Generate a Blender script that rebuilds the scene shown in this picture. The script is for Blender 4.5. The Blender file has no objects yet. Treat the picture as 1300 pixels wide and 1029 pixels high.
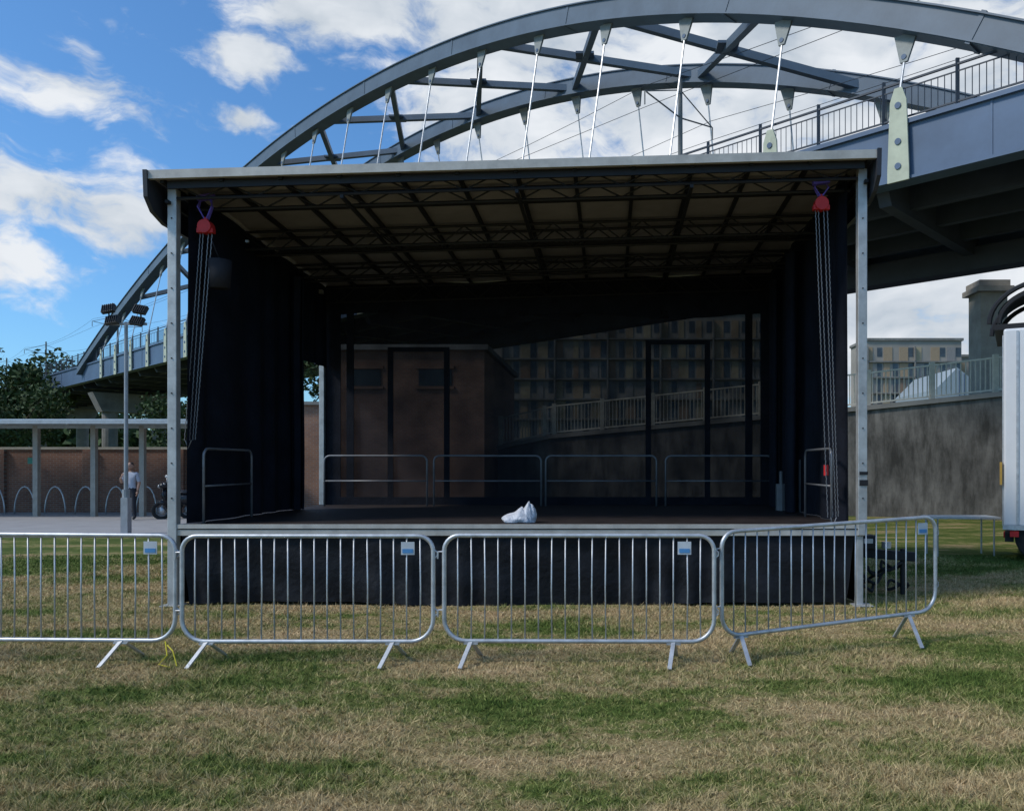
import bpy, math, random
import numpy as np
from mathutils import Vector, Matrix
random.seed(4); rng=np.random.default_rng(4)
S=bpy.context.scene
S.view_settings.view_transform='Standard'; S.view_settings.look='None'; S.view_settings.exposure=0
COL=S.collection
V=Vector
# ---------------------------------------------------------------- helpers
class M:
    def __init__(s): s.v=[]; s.f=[]
    def add(s,vs,fs):
        o=len(s.v); s.v+= [tuple(p) for p in vs]; s.f+=[tuple(i+o for i in f) for f in fs]
    def box(s,c,d,R=None):
        c=V(c); hx,hy,hz=d[0]/2,d[1]/2,d[2]/2
        ps=[V((x,y,z)) for x in(-hx,hx) for y in(-hy,hy) for z in(-hz,hz)]
        if R is not None: ps=[R@p for p in ps]
        s.add([c+p for p in ps],[(0,1,3,2),(4,6,7,5),(0,4,5,1),(2,3,7,6),(0,2,6,4),(1,5,7,3)])
    def mm(s,a,b):
        s.box([(a[i]+b[i])/2 for i in range(3)],[abs(b[i]-a[i]) for i in range(3)])
    def sweep(s,pts,w,h,up=V((0,0,1)),side=None,caps=True):
        pts=[V(p) for p in pts]; n=len(pts); vs=[]; fs=[]
        for i,p in enumerate(pts):
            t=(pts[min(i+1,n-1)]-pts[max(i-1,0)]).normalized()
            sd=t.cross(up)
            if sd.length<1e-4: sd=t.cross(V((0,1,0)))
            if side is not None: sd=side-t*side.dot(t)
            sd.normalize(); u2=sd.cross(t).normalized()
            for a,b in((-1,-1),(1,-1),(1,1),(-1,1)): vs.append(p+sd*a*w/2+u2*b*h/2)
        for i in range(n-1):
            for k in range(4):
                a=i*4+k; b=i*4+(k+1)%4; fs.append((a,b,b+4,a+4))
        if caps: fs.append((3,2,1,0)); fs.append(tuple(4*(n-1)+k for k in range(4)))
        s.add(vs,fs)
    def beam(s,a,b,w,h): s.sweep([a,b],w,h)
    def tube(s,pts,r,n=8,closed=False,r2=None):
        pts=[V(p) for p in pts]; m=len(pts); vs=[]; fs=[]
        prev=None
        for i,p in enumerate(pts):
            if closed: t=(pts[(i+1)%m]-pts[i-1]).normalized()
            else: t=(pts[min(i+1,m-1)]-pts[max(i-1,0)]).normalized()
            if prev is None:
                a=V((0,0,1)) if abs(t.z)<.9 else V((1,0,0))
                prev=t.cross(a).normalized()
            sd=(prev-t*prev.dot(t)).normalized(); prev=sd; u2=t.cross(sd)
            rr=r if r2 is None else r+(r2-r)*i/max(1,m-1)
            for k in range(n):
                an=2*math.pi*k/n; vs.append(p+(sd*math.cos(an)+u2*math.sin(an))*rr)
        rg=m if closed else m-1
        for i in range(rg):
            for k in range(n):
                a=i*n+k; b=i*n+(k+1)%n; j=((i+1)%m)*n
                fs.append((a,b,j+(k+1)%n,j+k))
        if not closed:
            fs.append(tuple(range(n-1,-1,-1))); fs.append(tuple((m-1)*n+k for k in range(n)))
        s.add(vs,fs)
    def ell(s,c,r,nu=14,nv=9,fn=None):
        c=V(c); vs=[]; fs=[]
        for j in range(nv+1):
            ph=math.pi*j/nv
            for i in range(nu):
                th=2*math.pi*i/nu
                d=V((math.sin(ph)*math.cos(th),math.sin(ph)*math.sin(th),math.cos(ph)))
                k=fn(d) if fn else 1
                vs.append(c+V((d.x*r[0],d.y*r[1],d.z*r[2]))*k)
        for j in range(nv):
            for i in range(nu):
                a=j*nu+i; b=j*nu+(i+1)%nu; fs.append((a,a+nu,b+nu,b))
        s.add(vs,fs)
    def grid(s,fn,nu,nv):
        vs=[fn(i/nu,j/nv) for j in range(nv+1) for i in range(nu+1)]
        fs=[(j*(nu+1)+i,j*(nu+1)+i+1,(j+1)*(nu+1)+i+1,(j+1)*(nu+1)+i) for j in range(nv) for i in range(nu)]
        s.add(vs,fs)
    def prism(s,poly,off):
        n=len(poly); off=V(off); a=[V(p) for p in poly]; b=[p+off for p in a]
        s.add(a+b,[tuple(range(n-1,-1,-1)),tuple(range(n,2*n))]+[(i,(i+1)%n,(i+1)%n+n,i+n) for i in range(n)])
    def obj(s,name,mat,parent=None,smooth=False,bevel=0):
        me=bpy.data.meshes.new(name); me.from_pydata(s.v,[],s.f); me.materials.append(mat)
        me.validate(); 
        if smooth: me.polygons.foreach_set('use_smooth',[True]*len(me.polygons))
        me.update(); o=bpy.data.objects.new(name,me); COL.objects.link(o)
        if parent: o.parent=parent
        if bevel:
            b=o.modifiers.new('bev','BEVEL'); b.width=bevel; b.segments=2; b.limit_method='ANGLE'
        return o
def empty(name,loc=(0,0,0)):
    e=bpy.data.objects.new(name,None); COL.objects.link(e); e.location=loc; e.empty_display_size=.2; return e

def mat(name,col,rough=.6,metal=0,var=.15,scale=6,bump=0,bscale=60,alpha=None,spec=.4):
    m=bpy.data.materials.new(name); m.use_nodes=True; nt=m.node_tree; N=nt.nodes; L=nt.links
    b=N['Principled BSDF']; b.inputs['Roughness'].default_value=rough; b.inputs['Metallic'].default_value=metal
    b.inputs['Specular IOR Level'].default_value=spec
    tc=N.new('ShaderNodeTexCoord'); no=N.new('ShaderNodeTexNoise'); no.inputs['Scale'].default_value=scale
    no.inputs['Detail'].default_value=6; no.inputs['Roughness'].default_value=.65
    L.new(tc.outputs['Object'],no.inputs['Vector'])
    r=N.new('ShaderNodeValToRGB'); r.color_ramp.elements[0].position=.3; r.color_ramp.elements[1].position=.7
    r.color_ramp.elements[0].color=(*[c*(1-var) for c in col],1); r.color_ramp.elements[1].color=(*[min(1,c*(1+var)) for c in col],1)
    L.new(no.outputs['Fac'],r.inputs['Fac']); L.new(r.outputs['Color'],b.inputs['Base Color'])
    if bump:
        n2=N.new('ShaderNodeTexNoise'); n2.inputs['Scale'].default_value=bscale; n2.inputs['Detail'].default_value=5
        L.new(tc.outputs['Object'],n2.inputs['Vector'])
        bp=N.new('ShaderNodeBump'); bp.inputs['Strength'].default_value=bump; bp.inputs['Distance'].default_value=.02
        L.new(n2.outputs['Fac'],bp.inputs['Height']); L.new(bp.outputs['Normal'],b.inputs['Normal'])
    return m
galv=mat('galvanised_steel',(.50,.51,.52),.45,.55,.25,9)
alu=mat('aluminium',(.45,.45,.44),.5,.5,.25,5)
silver_trim=mat('aluminium_trim',(.46,.44,.40),.55,.2,.2,4)
black_fab=mat('black_fabric',(.012,.013,.018),.9,0,.35,3,.4,30,spec=.15)
black_steel=mat('black_steel',(.014,.014,.016),.6,.1,.2)
roof_panel=mat('roof_panel',(.27,.245,.24),.8,0,.18,2)
bridge_blue=mat('bridge_paint',(.08,.125,.20),.5,.0,.18,.5)
bridge_arch=mat('arch_paint',(.095,.13,.17),.5,.0,.2,.6)
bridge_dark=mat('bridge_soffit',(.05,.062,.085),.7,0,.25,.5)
concrete=mat('concrete',(.2,.19,.17),.9,0,.3,.8,.3,12)
red=mat('red_paint',(.5,.02,.02),.5)
purple=mat('purple_strap',(.13,.09,.42),.8)
white=mat('white_paint',(.72,.73,.74),.4,0,.05,2)
rubber=mat('rubber',(.02,.02,.02),.85)
chain_m=mat('chain_steel',(.22,.22,.23),.5,.5)
yellow=mat('yellow_plastic',(.6,.5,.03),.6)
wire_m=mat('wire',(.05,.055,.06),.6)
stone=mat('stone',(.36,.33,.28),.9,0,.2,2,.3,20)

# ---------------------------------------------------------------- camera
cd=bpy.data.cameras.new('camera'); cam=bpy.data.objects.new('camera',cd); COL.objects.link(cam)
cam.location=(0,0,1.7); cam.rotation_euler=(math.radians(90),0,0)
cd.sensor_width=36; cd.lens=27.69; cd.shift_x=-.0954; cd.shift_y=.058; cd.clip_end=6000; cd.clip_start=.05
S.camera=cam
# ---------------------------------------------------------------- light
sd=V((-.72,-.30,.80)).normalized()
sl=bpy.data.lights.new('sun','SUN'); so=bpy.data.objects.new('sun',sl); COL.objects.link(so)
sl.energy=2.6; sl.angle=math.radians(10); sl.color=(1,.95,.88)
so.rotation_euler=sd.to_track_quat('Z','Y').to_euler()
w=bpy.data.worlds.new('World'); S.world=w; w.use_nodes=True; nt=w.node_tree; N=nt.nodes; L=nt.links
bg=N['Background']; bg.inputs['Strength'].default_value=.12
sky=N.new('ShaderNodeTexSky'); sky.sky_type='NISHITA'; sky.sun_disc=False
sky.sun_elevation=math.asin(sd.z); sky.sun_rotation=math.atan2(sd.x,sd.y); sky.ozone_density=2.5; sky.dust_density=.8
tc=N.new('ShaderNodeTexCoord')
def vm(op,a,b=None):
    n=N.new('ShaderNodeVectorMath'); n.operation=op
    for i,x in enumerate((a,b)):
        if x is None: continue
        if hasattr(x,'links') : L.new(x,n.inputs[i])
        else: n.inputs[i].default_value=x
    return n
def mt(op,a,b=None,c=None):
    n=N.new('ShaderNodeMath'); n.operation=op
    for i,x in enumerate((a,b,c)):
        if x is None: continue
        if hasattr(x,'links'): L.new(x,n.inputs[i])
        else: n.inputs[i].default_value=x
    return n.outputs[0]
D=tc.outputs['Generated']
nz=N.new('ShaderNodeTexNoise'); nz.inputs['Scale'].default_value=9; nz.inputs['Detail'].default_value=4; L.new(D,nz.inputs['Vector'])
off=vm('SUBTRACT',nz.outputs['Color'],(.5,.5,.5)); off2=vm('MULTIPLY',off.outputs[0],(.10,.10,.07)); DW=vm('ADD',D,off2.outputs[0]).outputs[0]
def dirc(az,el):
    a=math.radians(az); e=math.radians(el); return (math.sin(a)*math.cos(e),math.cos(a)*math.cos(e),math.sin(e))
# clouds: azimuth, elevation, half width, half height (degrees), density
clouds=[(-35.5,21.5,5.5,2.0,.62),(-34,15.5,7.5,2.2,.95),(-38,11.5,4,2.0,.9),(-23.7,25,3.6,1.4,.95),(-25,22.2,2.0,.7,.8),
 (-19,28.5,8,2.6,1.0),(-5,30,12,5,1.15),(-6,23,9,4.5,1.1),(8,25,12,7,1.3),(20,25,10,7,1.3),(22,10,14,8,1.3),(-16,18,4,1.6,.5),
 (45,18,14,10,1.1),(-60,20,12,7,.9),(0,55,25,10,.8),(120,30,30,10,.9),(-120,35,25,9,.8)]
acc=None
for az,el,hw,hh,dn in clouds:
    c=dirc(az,el)
    a=vm('SUBTRACT',DW,c)
    ar=math.radians(az)
    k=vm('DOT_PRODUCT',a.outputs[0],(math.cos(ar)/math.radians(hw),-math.sin(ar)/math.radians(hw),0)).outputs['Value']
    tz=vm('DOT_PRODUCT',a.outputs[0],(0,0,1/math.radians(hh))).outputs['Value']
    ty=vm('DOT_PRODUCT',a.outputs[0],(math.sin(ar)*2,math.cos(ar)*2,0)).outputs['Value']
    cb=N.new('ShaderNodeCombineXYZ'); L.new(k,cb.inputs[0]); L.new(ty,cb.inputs[1]); L.new(tz,cb.inputs[2])
    d=vm('LENGTH',cb.outputs[0]).outputs['Value']
    v=mt('MULTIPLY',mt('SUBTRACT',1.45,d),dn)
    acc=v if acc is None else mt('MAXIMUM',acc,v)
acc=mt('MAXIMUM',acc,0)
nf=N.new('ShaderNodeTexNoise'); nf.inputs['Scale'].default_value=14; nf.inputs['Detail'].default_value=9; nf.inputs['Roughness'].default_value=.6
mp=N.new('ShaderNodeMapping'); mp.inputs['Scale'].default_value=(1,1,2.2); L.new(DW,mp.inputs['Vector']); L.new(mp.outputs[0],nf.inputs['Vector'])
dens=mt('ADD',mt('MINIMUM',acc,1.25),mt('MULTIPLY',mt('SUBTRACT',nf.outputs['Fac'],.5),2.6))
mr=N.new('ShaderNodeMapRange'); mr.interpolation_type='SMOOTHSTEP'; mr.inputs['From Min'].default_value=.25; mr.inputs['From Max'].default_value=1.05
L.new(dens,mr.inputs['Value'])
ns=N.new('ShaderNodeTexNoise'); ns.inputs['Scale'].default_value=7; ns.inputs['Detail'].default_value=6; L.new(mp.outputs[0],ns.inputs['Vector'])
cr=N.new('ShaderNodeValToRGB'); cr.color_ramp.elements[0].position=.36; cr.color_ramp.elements[0].color=(4.1,4.7,5.4,1)
cr.color_ramp.elements[1].position=.62; cr.color_ramp.elements[1].color=(6.9,7.2,7.6,1); L.new(ns.outputs['Fac'],cr.inputs['Fac'])
tint=N.new('ShaderNodeMix'); tint.data_type='RGBA'; tint.blend_type='MULTIPLY'; tint.inputs[0].default_value=1
L.new(sky.outputs[0],tint.inputs[6]); tint.inputs[7].default_value=(.68,1.1,1.42,1)
mx=N.new('ShaderNodeMix'); mx.data_type='RGBA'; L.new(mr.outputs[0],mx.inputs[0]); L.new(tint.outputs[2],mx.inputs[6]); L.new(cr.outputs[0],mx.inputs[7])
L.new(mx.outputs[2],bg.inputs['Color'])

# ---------------------------------------------------------------- ground
def ground_mat(name,blade=False):
    m=bpy.data.materials.new(name); m.use_nodes=True; nt=m.node_tree; N=nt.nodes; L=nt.links; b=N['Principled BSDF']
    b.inputs['Roughness'].default_value=.95; b.inputs['Specular IOR Level'].default_value=.1
    g=N.new('ShaderNodeNewGeometry')
    def noise(sc,det,mps=(1,1,1),ro=.6):
        mp=N.new('ShaderNodeMapping'); mp.inputs['Scale'].default_value=mps; L.new(g.outputs['Position'],mp.inputs['Vector'])
        n=N.new('ShaderNodeTexNoise'); n.inputs['Scale'].default_value=sc; n.inputs['Detail'].default_value=det; n.inputs['Roughness'].default_value=ro
        L.new(mp.outputs[0],n.inputs['Vector']); return n.outputs['Fac']
    def math_(op,a,b):
        n=N.new('ShaderNodeMath'); n.operation=op
        for i,x in enumerate((a,b)):
            if hasattr(x,'links'): L.new(x,n.inputs[i])
            else: n.inputs[i].default_value=x
        return n.outputs[0]
    big=noise(.8,5,(.6,1.3,0),.65); fine=noise(5,5,(1,1,0),.75)
    v=math_('ADD',math_('MULTIPLY',big,.68),math_('MULTIPLY',fine,.32))
    # greener strip beyond the stage line
    sp=N.new('ShaderNodeSeparateXYZ'); L.new(g.outputs['Position'],sp.inputs[0])
    mr=N.new('ShaderNodeMapRange'); mr.interpolation_type='SMOOTHSTEP'; mr.inputs['From Min'].default_value=10.5; mr.inputs['From Max'].default_value=13.5; mr.inputs['To Max'].default_value=.08
    L.new(sp.outputs[1],mr.inputs['Value']); v=math_('SUBTRACT',v,mr.outputs[0])
    # worn green band parallel to the barriers
    mb=N.new('ShaderNodeMapRange'); mb.interpolation_type='SMOOTHSTEP'; mb.inputs['From Min'].default_value=1.1; mb.inputs['From Max'].default_value=.1; mb.inputs['To Max'].default_value=.05
    L.new(math_('ABSOLUTE',math_('SUBTRACT',sp.outputs[1],5.9),0),mb.inputs['Value']); v=math_('SUBTRACT',v,mb.outputs[0])
    if blade:
        at=N.new('ShaderNodeAttribute'); at.attribute_name='rnd'
        v=math_('ADD',v,math_('MULTIPLY',math_('SUBTRACT',at.outputs['Fac'],.5),.10))
    r=N.new('ShaderNodeValToRGB'); e=r.color_ramp.elements
    e[0].position=.37; e[0].color=(.10,.15,.035,1); e[1].position=.62; e[1].color=(.56,.42,.245,1)
    x=e.new(.44); x.color=(.20,.235,.07,1); x=e.new(.50); x.color=(.41,.335,.17,1)
    L.new(v,r.inputs['Fac'])
    mul=N.new('ShaderNodeMix'); mul.data_type='RGBA'; mul.blend_type='MULTIPLY'; mul.inputs[0].default_value=1
    L.new(r.outputs[0],mul.inputs[6])
    r2=N.new('ShaderNodeValToRGB'); 
    if blade:
        r2.color_ramp.elements[0].color=(.6,.6,.6,1); r2.color_ramp.elements[1].color=(1.4,1.38,1.3,1)
        L.new(at.outputs['Fac'],r2.inputs['Fac'])
    else:
        f2=noise(45,4,(1,1,0),.75); r2.color_ramp.elements[0].position=.35; r2.color_ramp.elements[1].position=.65
        r2.color_ramp.elements[0].color=(.45,.41,.36,1); r2.color_ramp.elements[1].color=(1.05,1.0,.95,1); L.new(f2,r2.inputs['Fac'])
        bp=N.new('ShaderNodeBump'); bp.inputs['Strength'].default_value=.7; bp.inputs['Distance'].default_value=.03
        L.new(f2,bp.inputs['Height']); L.new(bp.outputs[0],b.inputs['Normal'])
    L.new(r2.outputs[0],mul.inputs[7])
    # bare earth spots
    dn=noise(1.9,5,(1,1.4,0),.7); rd=N.new('ShaderNodeValToRGB'); rd.color_ramp.elements[0].position=.66; rd.color_ramp.elements[0].color=(1,1,1,1); rd.color_ramp.elements[1].position=.73; rd.color_ramp.elements[1].color=(.42,.34,.28,1)
    L.new(dn,rd.inputs['Fac']); m2=N.new('ShaderNodeMix'); m2.data_type='RGBA'; m2.blend_type='MULTIPLY'; m2.inputs[0].default_value=1
    L.new(mul.outputs[2],m2.inputs[6]); L.new(rd.outputs[0],m2.inputs[7]); L.new(m2.outputs[2],b.inputs['Base Color'])
    return m
gm=M(); gm.add([(-3000,-300,0),(3000,-300,0),(3000,4000,0),(-3000,4000,0)],[(0,1,2,3)]); gm.obj('ground',ground_mat('ground_turf'))
# grass blades
n=500000
Y=3.3+ (rng.random(n)**1.5)*11.5
X=(-.86+rng.random(n)*1.52)*Y
keep=~((Y>9.45)&(X>-5.3)&(X<3.1)); X=X[keep];Y=Y[keep]; n=len(X)
# tufts: pull part of the blades together
tx=np.round(X/.09+rng.normal(0,.2,n))*.09; ty=np.round(Y/.09+rng.normal(0,.2,n))*.09
tm=rng.random(n)<.45; hsh=np.sin(tx*127.1+ty*311.7)*43758.5; hs=hsh-np.floor(hsh); hs2=np.modf(np.abs(hsh)*7.13)[0]
X=np.where(tm,tx+(hs-.5)*.08+rng.normal(0,.013,n),X); Y=np.where(tm,ty+(hs2-.5)*.08+rng.normal(0,.013,n),Y)
def vn(x,y):
    return (np.sin(x*1.3+1.7*np.sin(y*.9))+np.sin(y*2.1+1.3*np.sin(x*1.7+2))+np.sin(x*4.1+y*3.3)*.5+np.sin(x*9.1+3*np.sin(y*7))*.5)/3
dens=vn(X,Y)
hgt=(.012+.02*rng.random(n))*(1+.6*dens)*(1+.02*Y)*np.where(tm,.8+.9*hs,1); ang=rng.random(n)*2*np.pi; lean=rng.random(n)**.7*np.where(tm,1.2,2.6)
wd=(.0016+.0016*rng.random(n))*(.6+.12*Y)
dx=np.cos(ang);dy=np.sin(ang); la=rng.random(n)*2*np.pi
P=np.zeros((n,3,3),dtype=np.float32)
P[:,0]=np.stack([X-dx*wd,Y-dy*wd,np.zeros(n)],1); P[:,1]=np.stack([X+dx*wd,Y+dy*wd,np.zeros(n)],1)
P[:,2]=np.stack([X+np.cos(la)*lean*hgt,Y+np.sin(la)*lean*hgt,hgt],1)
me=bpy.data.meshes.new('grass'); me.vertices.add(3*n); me.vertices.foreach_set('co',P.ravel())
me.loops.add(3*n); me.loops.foreach_set('vertex_index',np.arange(3*n,dtype=np.int32))
me.polygons.add(n); me.polygons.foreach_set('loop_start',np.arange(0,3*n,3,dtype=np.int32)); me.polygons.foreach_set('loop_total',np.full(n,3,dtype=np.int32))
at=me.attributes.new('rnd','FLOAT','POINT'); at.data.foreach_set('value',np.repeat(rng.random(n),3).astype(np.float32))
me.update(); me.materials.append(ground_mat('grass_blades',True)); go=bpy.data.objects.new('grass',me); COL.objects.link(go)

pave=mat('paving',(.30,.29,.285),.85,0,.12,1.5,.2,30)
m=M(); m.mm((-60,18.6,-.02),(-5.8,29,.012)); m.obj('pavement',pave)
m=M(); m.mm((-60,18.45,-.02),(-5.8,18.6,.05)); m.obj('kerb',concrete)

# ---------------------------------------------------------------- stage
ST=empty('mobile_stage')
XL,XR,YF,YR,ZD=-5.24,3.02,9.5,14.3,.98
def zr(x,y): return 5.14+(x+5.4)/8.5*.25-.03*(y-9.3)
m=M(); m.mm((XL,YF+.02,ZD-.12),(XR,YR,ZD)); m.obj('deck',mat('deck_ply',(.028,.022,.021),.6,0,.4,3,spec=.2),ST)
m=M(); m.mm((XL-.02,YF-.03,ZD-.045),(XR+.06,YF+.018,ZD+.005)); m.mm((XL-.02,YF-.02,ZD-.13),(XR+.06,YF+.016,ZD-.06)); 
m.mm((XL-.06,YF,ZD-.13),(XL-.002,YR,ZD-.01)); m.mm((XR+.002,YF+.02,ZD-.13),(XR+.06,YR,ZD-.01)); m.obj('deck_edge_trim',silver_trim,ST)
def skirtf(u,v):
    x=XL+.06+u*(XR-XL-.12); z=.015+v*(ZD-.15); 
    return (x+.09*(1-v)*(0.5-u)*2.0, YF+.03+.028*math.sin(u*95+4*math.sin(u*17))*(1.1-v)+.05*(1-v)*math.sin(u*13)+.012*math.sin(v*9+u*33), z+.03*math.sin(u*9)*(1-v))
m=M(); m.grid(skirtf,300,10)
m.grid(lambda u,v:(XL+.03+.015*math.sin(u*40),YF+.04+u*4.7,.015+v*.83),60,4); m.grid(lambda u,v:(XR-.0+.015*math.sin(u*40),YF+.04+u*4.7,.015+v*.83),60,4)
m.obj('skirt',mat('skirt_fabric',(.008,.009,.012),.6,0,.4,4,.6,14,spec=.22),ST,smooth=True)
m=M()
for x in(XL-.02,XR+.02):
    m.mm((x-.055,YF-.04,.0 if x<0 else .85),(x+.055,YF+.06,zr(x,YF)-.12))
    m.mm((x-.12,YF-.1,.0),(x+.12,YF+.12,.02))
for x in(XL+.05,XR-.03):
    m.mm((x-.045,YR-.12,ZD),(x+.045,YR-.03,zr(x,YR)-.2))
m.mm((XR-.04,YF+.0,0),(XR+.04,YF+.1,.85))
m.obj('corner_posts',alu,ST,bevel=.008)
m=M()
for x in(XL-.02,XR+.02):
    for z in np.arange(1.3,4.8,.42): m.tube([(x,YF-.041,z),(x,YF-.05,z)],.009,8)
m.mm((XR-.02,YF-.05,1.45),(XR+.08,YF-.042,1.52)); m.mm((XR-.02,YF-.05,1.58),(XR+.08,YF-.042,1.62))
m.obj('post_bolts',black_steel,ST)
# roof
m=M()
c=[(XL-.16,9.28),(XR+.1,9.28),(XR+.1,14.5),(XL-.16,14.5)]
m.add([(x,y,zr(x,y)-.06) for x,y in c]+[(x,y,zr(x,y)-.03) for x,y in c],[(3,2,1,0),(4,5,6,7),(0,1,5,4),(1,2,6,5),(2,3,7,6),(3,0,4,7)])
m.obj('roof_sheet',roof_panel,ST)
m=M()
m.beam((XL-.17,9.25,zr(XL,9.25)-.045),(XR+.11,9.25,zr(XR,9.25)-.045),.05,.10)
m.obj('roof_front_trim',silver_trim,ST)
m=M()
for x,s in((XL-.17,-1),(XR+.11,1)):
    z=zr(x,9.3)
    poly=[(x,9.2,z+.01),(x,14.5,z-.15),(x,14.5,z-.6),(x,9.6,z-.52),(x,9.35,z-.44),(x,9.22,z-.3)]
    m.prism(poly,(s*.05,0,0))
m.obj('roof_end_cheeks',mat('roof_side_panel',(.03,.032,.04),.5),ST)
m=M()
nx=12
for i in range(nx+1):
    x=XL-.05+i*(XR-XL+.1)/nx
    m.beam((x,9.3,zr(x,9.3)-.09),(x,14.4,zr(x,14.4)-.09),.045,.05)
    if i%3==0: m.beam((x,9.4,zr(x,9.3)-.30),(x,14.3,zr(x,14.4)-.28),.04,.04)
def truss(y,dz,dep,r=.02,seg=26):
    a=V((XL+.05,y,zr(XL,y)-dz)); b=V((XR-.05,y,zr(XR,y)-dz)); d=V((0,0,-dep))
    m.tube([a,b],r,6); m.tube([a+d,b+d],r,6)
    for k in range(seg):
        p=a.lerp(b,k/seg); q=a.lerp(b,(k+1)/seg)
        if k%2: p,q=p+d,q
        else: p,q=p,q+d
        m.tube([p,q],r*.55,5)
truss(9.45,.10,.15); truss(9.75,.12,.16)
truss(11.1,.12,.24); truss(11.4,.12,.24); truss(12.75,.12,.2); truss(13.0,.12,.2); truss(14.2,.12,.26)
for y in(10.3,12.1,13.6): 
    a=(XL,y,zr(XL,y)-.1); b=(XR,y,zr(XR,y)-.1); m.beam(a,b,.035,.04)
m.beam((XL,9.34,zr(XL,9.34)-.13),(XR,9.34,zr(XR,9.34)-.13),.03,.09)
m.obj('roof_trusses',black_steel,ST)
def wallL(y0,y1,zb):
    return lambda u,v:(XL+.12+.035*math.sin((y0+u*(y1-y0))*9+1.5*math.sin(u*9))*(1.1-v*.7),y0+u*(y1-y0),zb+v*(zr(XL,y0+u*(y1-y0))-.1-zb))
navy=mat('side_curtain',(.008,.010,.017),.85,0,.4,2,.5,12,spec=.18)
m=M(); m.grid(wallL(9.6,12.75,ZD+.01),110,10); m.grid(wallL(12.75,14.2,3.45),50,6)
m.grid(lambda u,v:(XR-.12+.04*math.sin(u*46+2*math.sin(u*11))*(1.1-v*.7),9.62+u*4.6,ZD+.01+v*(zr(XR,9.62+u*4.6)-.1-ZD)),150,10)
m.grid(lambda u,v:(XL+.25+.07*math.cos(u*6.283*1)+.02*math.sin(u*30),12.6+.13*math.sin(u*6.283)+.02*math.sin(v*7),ZD+.01+v*3.7),40,14)
m.grid(lambda u,v:(XR-.28+.08*math.cos(u*6.283),11.9+.16*math.sin(u*6.283)+.02*math.sin(v*9),ZD+.01+v*3.9),40,14)
m.grid(lambda u,v:(XR-.25+.07*math.cos(u*6.283),13.3+.16*math.sin(u*6.283),ZD+.01+v*3.8),40,14)
m.obj('side_curtains',navy,ST,smooth=True)
def scrim_mat():
    m=bpy.data.materials.new('mesh_scrim'); m.use_nodes=True; nt=m.node_tree; N=nt.nodes; L=nt.links
    o=N['Material Output']; b=N['Principled BSDF']; b.inputs['Base Color'].default_value=(.012,.012,.016,1); b.inputs['Roughness'].default_value=.9; b.inputs['Specular IOR Level'].default_value=.15
    t=N.new('ShaderNodeBsdfTransparent'); mx=N.new('ShaderNodeMixShader'); 
    tc=N.new('ShaderNodeTexCoord'); no=N.new('ShaderNodeTexNoise'); no.inputs['Scale'].default_value=2.5; no.inputs['Detail'].default_value=5
    mr=N.new('ShaderNodeMapRange'); mr.inputs['To Min'].default_value=.935; mr.inputs['To Max'].default_value=.86; mr.inputs['From Min'].default_value=.3; mr.inputs['From Max'].default_value=.7
    L.new(tc.outputs['Object'],no.inputs['Vector']); L.new(no.outputs['Fac'],mr.inputs['Value']); L.new(mr.outputs[0],mx.inputs[0])
    L.new(t.outputs[0],mx.inputs[1]); L.new(b.outputs[0],mx.inputs[2]); L.new(mx.outputs[0],o.inputs['Surface']); return m
m=M(); m.grid(lambda u,v:(XL+.15+u*(XR-XL-.2),YR+.02*math.sin(u*20+v*3),ZD+.02+v*3.5),60,14)
m.obj('back_scrim',scrim_mat(),ST,smooth=True)
m=M()
m.grid(lambda u,v:(XL+.1+u*(XR-XL-.15),YR-.03+.02*math.sin(u*60),4.40+.05*math.sin(u*14)+v*(zr(XL+u*8.2,YR)-.03-4.4)),120,5)
for x in(-4.7,2.52): m.box((x,YR-.03,2.75),(.13,.02,3.5))
for x0,x1,z1 in((-3.97,-2.95,3.75),(.70,1.77,3.88)):
    for x in(x0,x1): m.box((x,YR-.035,(z1+ZD)/2),(.10,.02,z1-ZD))
    m.box(((x0+x1)/2,YR-.035,z1+.04),(x1-x0+.1,.02,.08))
m.box((XL+.22,YR-.04,2.8),(.3,.02,3.6)); m.box((XR-.2,YR-.04,2.8),(.18,.02,3.6))
m.box(((XL+XR)/2,YR-.045,1.05),(XR-XL-.2,.02,.14))
m.obj('back_wall_webbing',black_fab,ST)
m=M()
def rail(a,b,z0,h,r=.017,cr=.1):
    a=V(a);b=V(b); d=(b-a).normalized(); pts=[]
    pts.append(a+V((0,0,z0)))
    for k in range(6):
        an=math.pi/2*k/5; pts.append(a+d*(cr-cr*math.cos(an))+V((0,0,z0+h-cr+cr*math.sin(an))))
    for k in range(6):
        an=math.pi/2*k/5; pts.append(b-d*(cr-cr*math.sin(an))+V((0,0,z0+h-cr+cr*math.cos(an))))
    pts.append(b+V((0,0,z0)))
    m.tube(pts,r,7); m.tube([a+V((0,0,z0+h*.5)),b+V((0,0,z0+h*.5))],r*.8,6)
for x0,x1 in((-5.0,-3.2),(-3.08,-1.2),(-1.12,.82),(.98,3.1-.25)): rail((x0,13.8,0),(x1,13.8,0),ZD,.88)
rail((XL+.26,9.66,0),(XL+.26,10.95,0),ZD,.92); rail((XR-.3,9.66,0),(XR-.3,10.95,0),ZD,.92)
m.obj('guard_rails',mat('rail_steel',(.2,.2,.21),.45,.4),ST,smooth=True)
m=M()
m.tube([(2.72,12.5,ZD),(2.72,12.5,ZD+.42)],.085,12); m.tube([(2.72,12.5,ZD+.42),(2.72,12.5,ZD+.62)],.03,8); m.box((2.9,12.0,ZD+.4),(.05,.1,.8))
m.obj('jack_cylinders',mat('dull_aluminium',(.16,.16,.165),.6,.3),ST)
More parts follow.
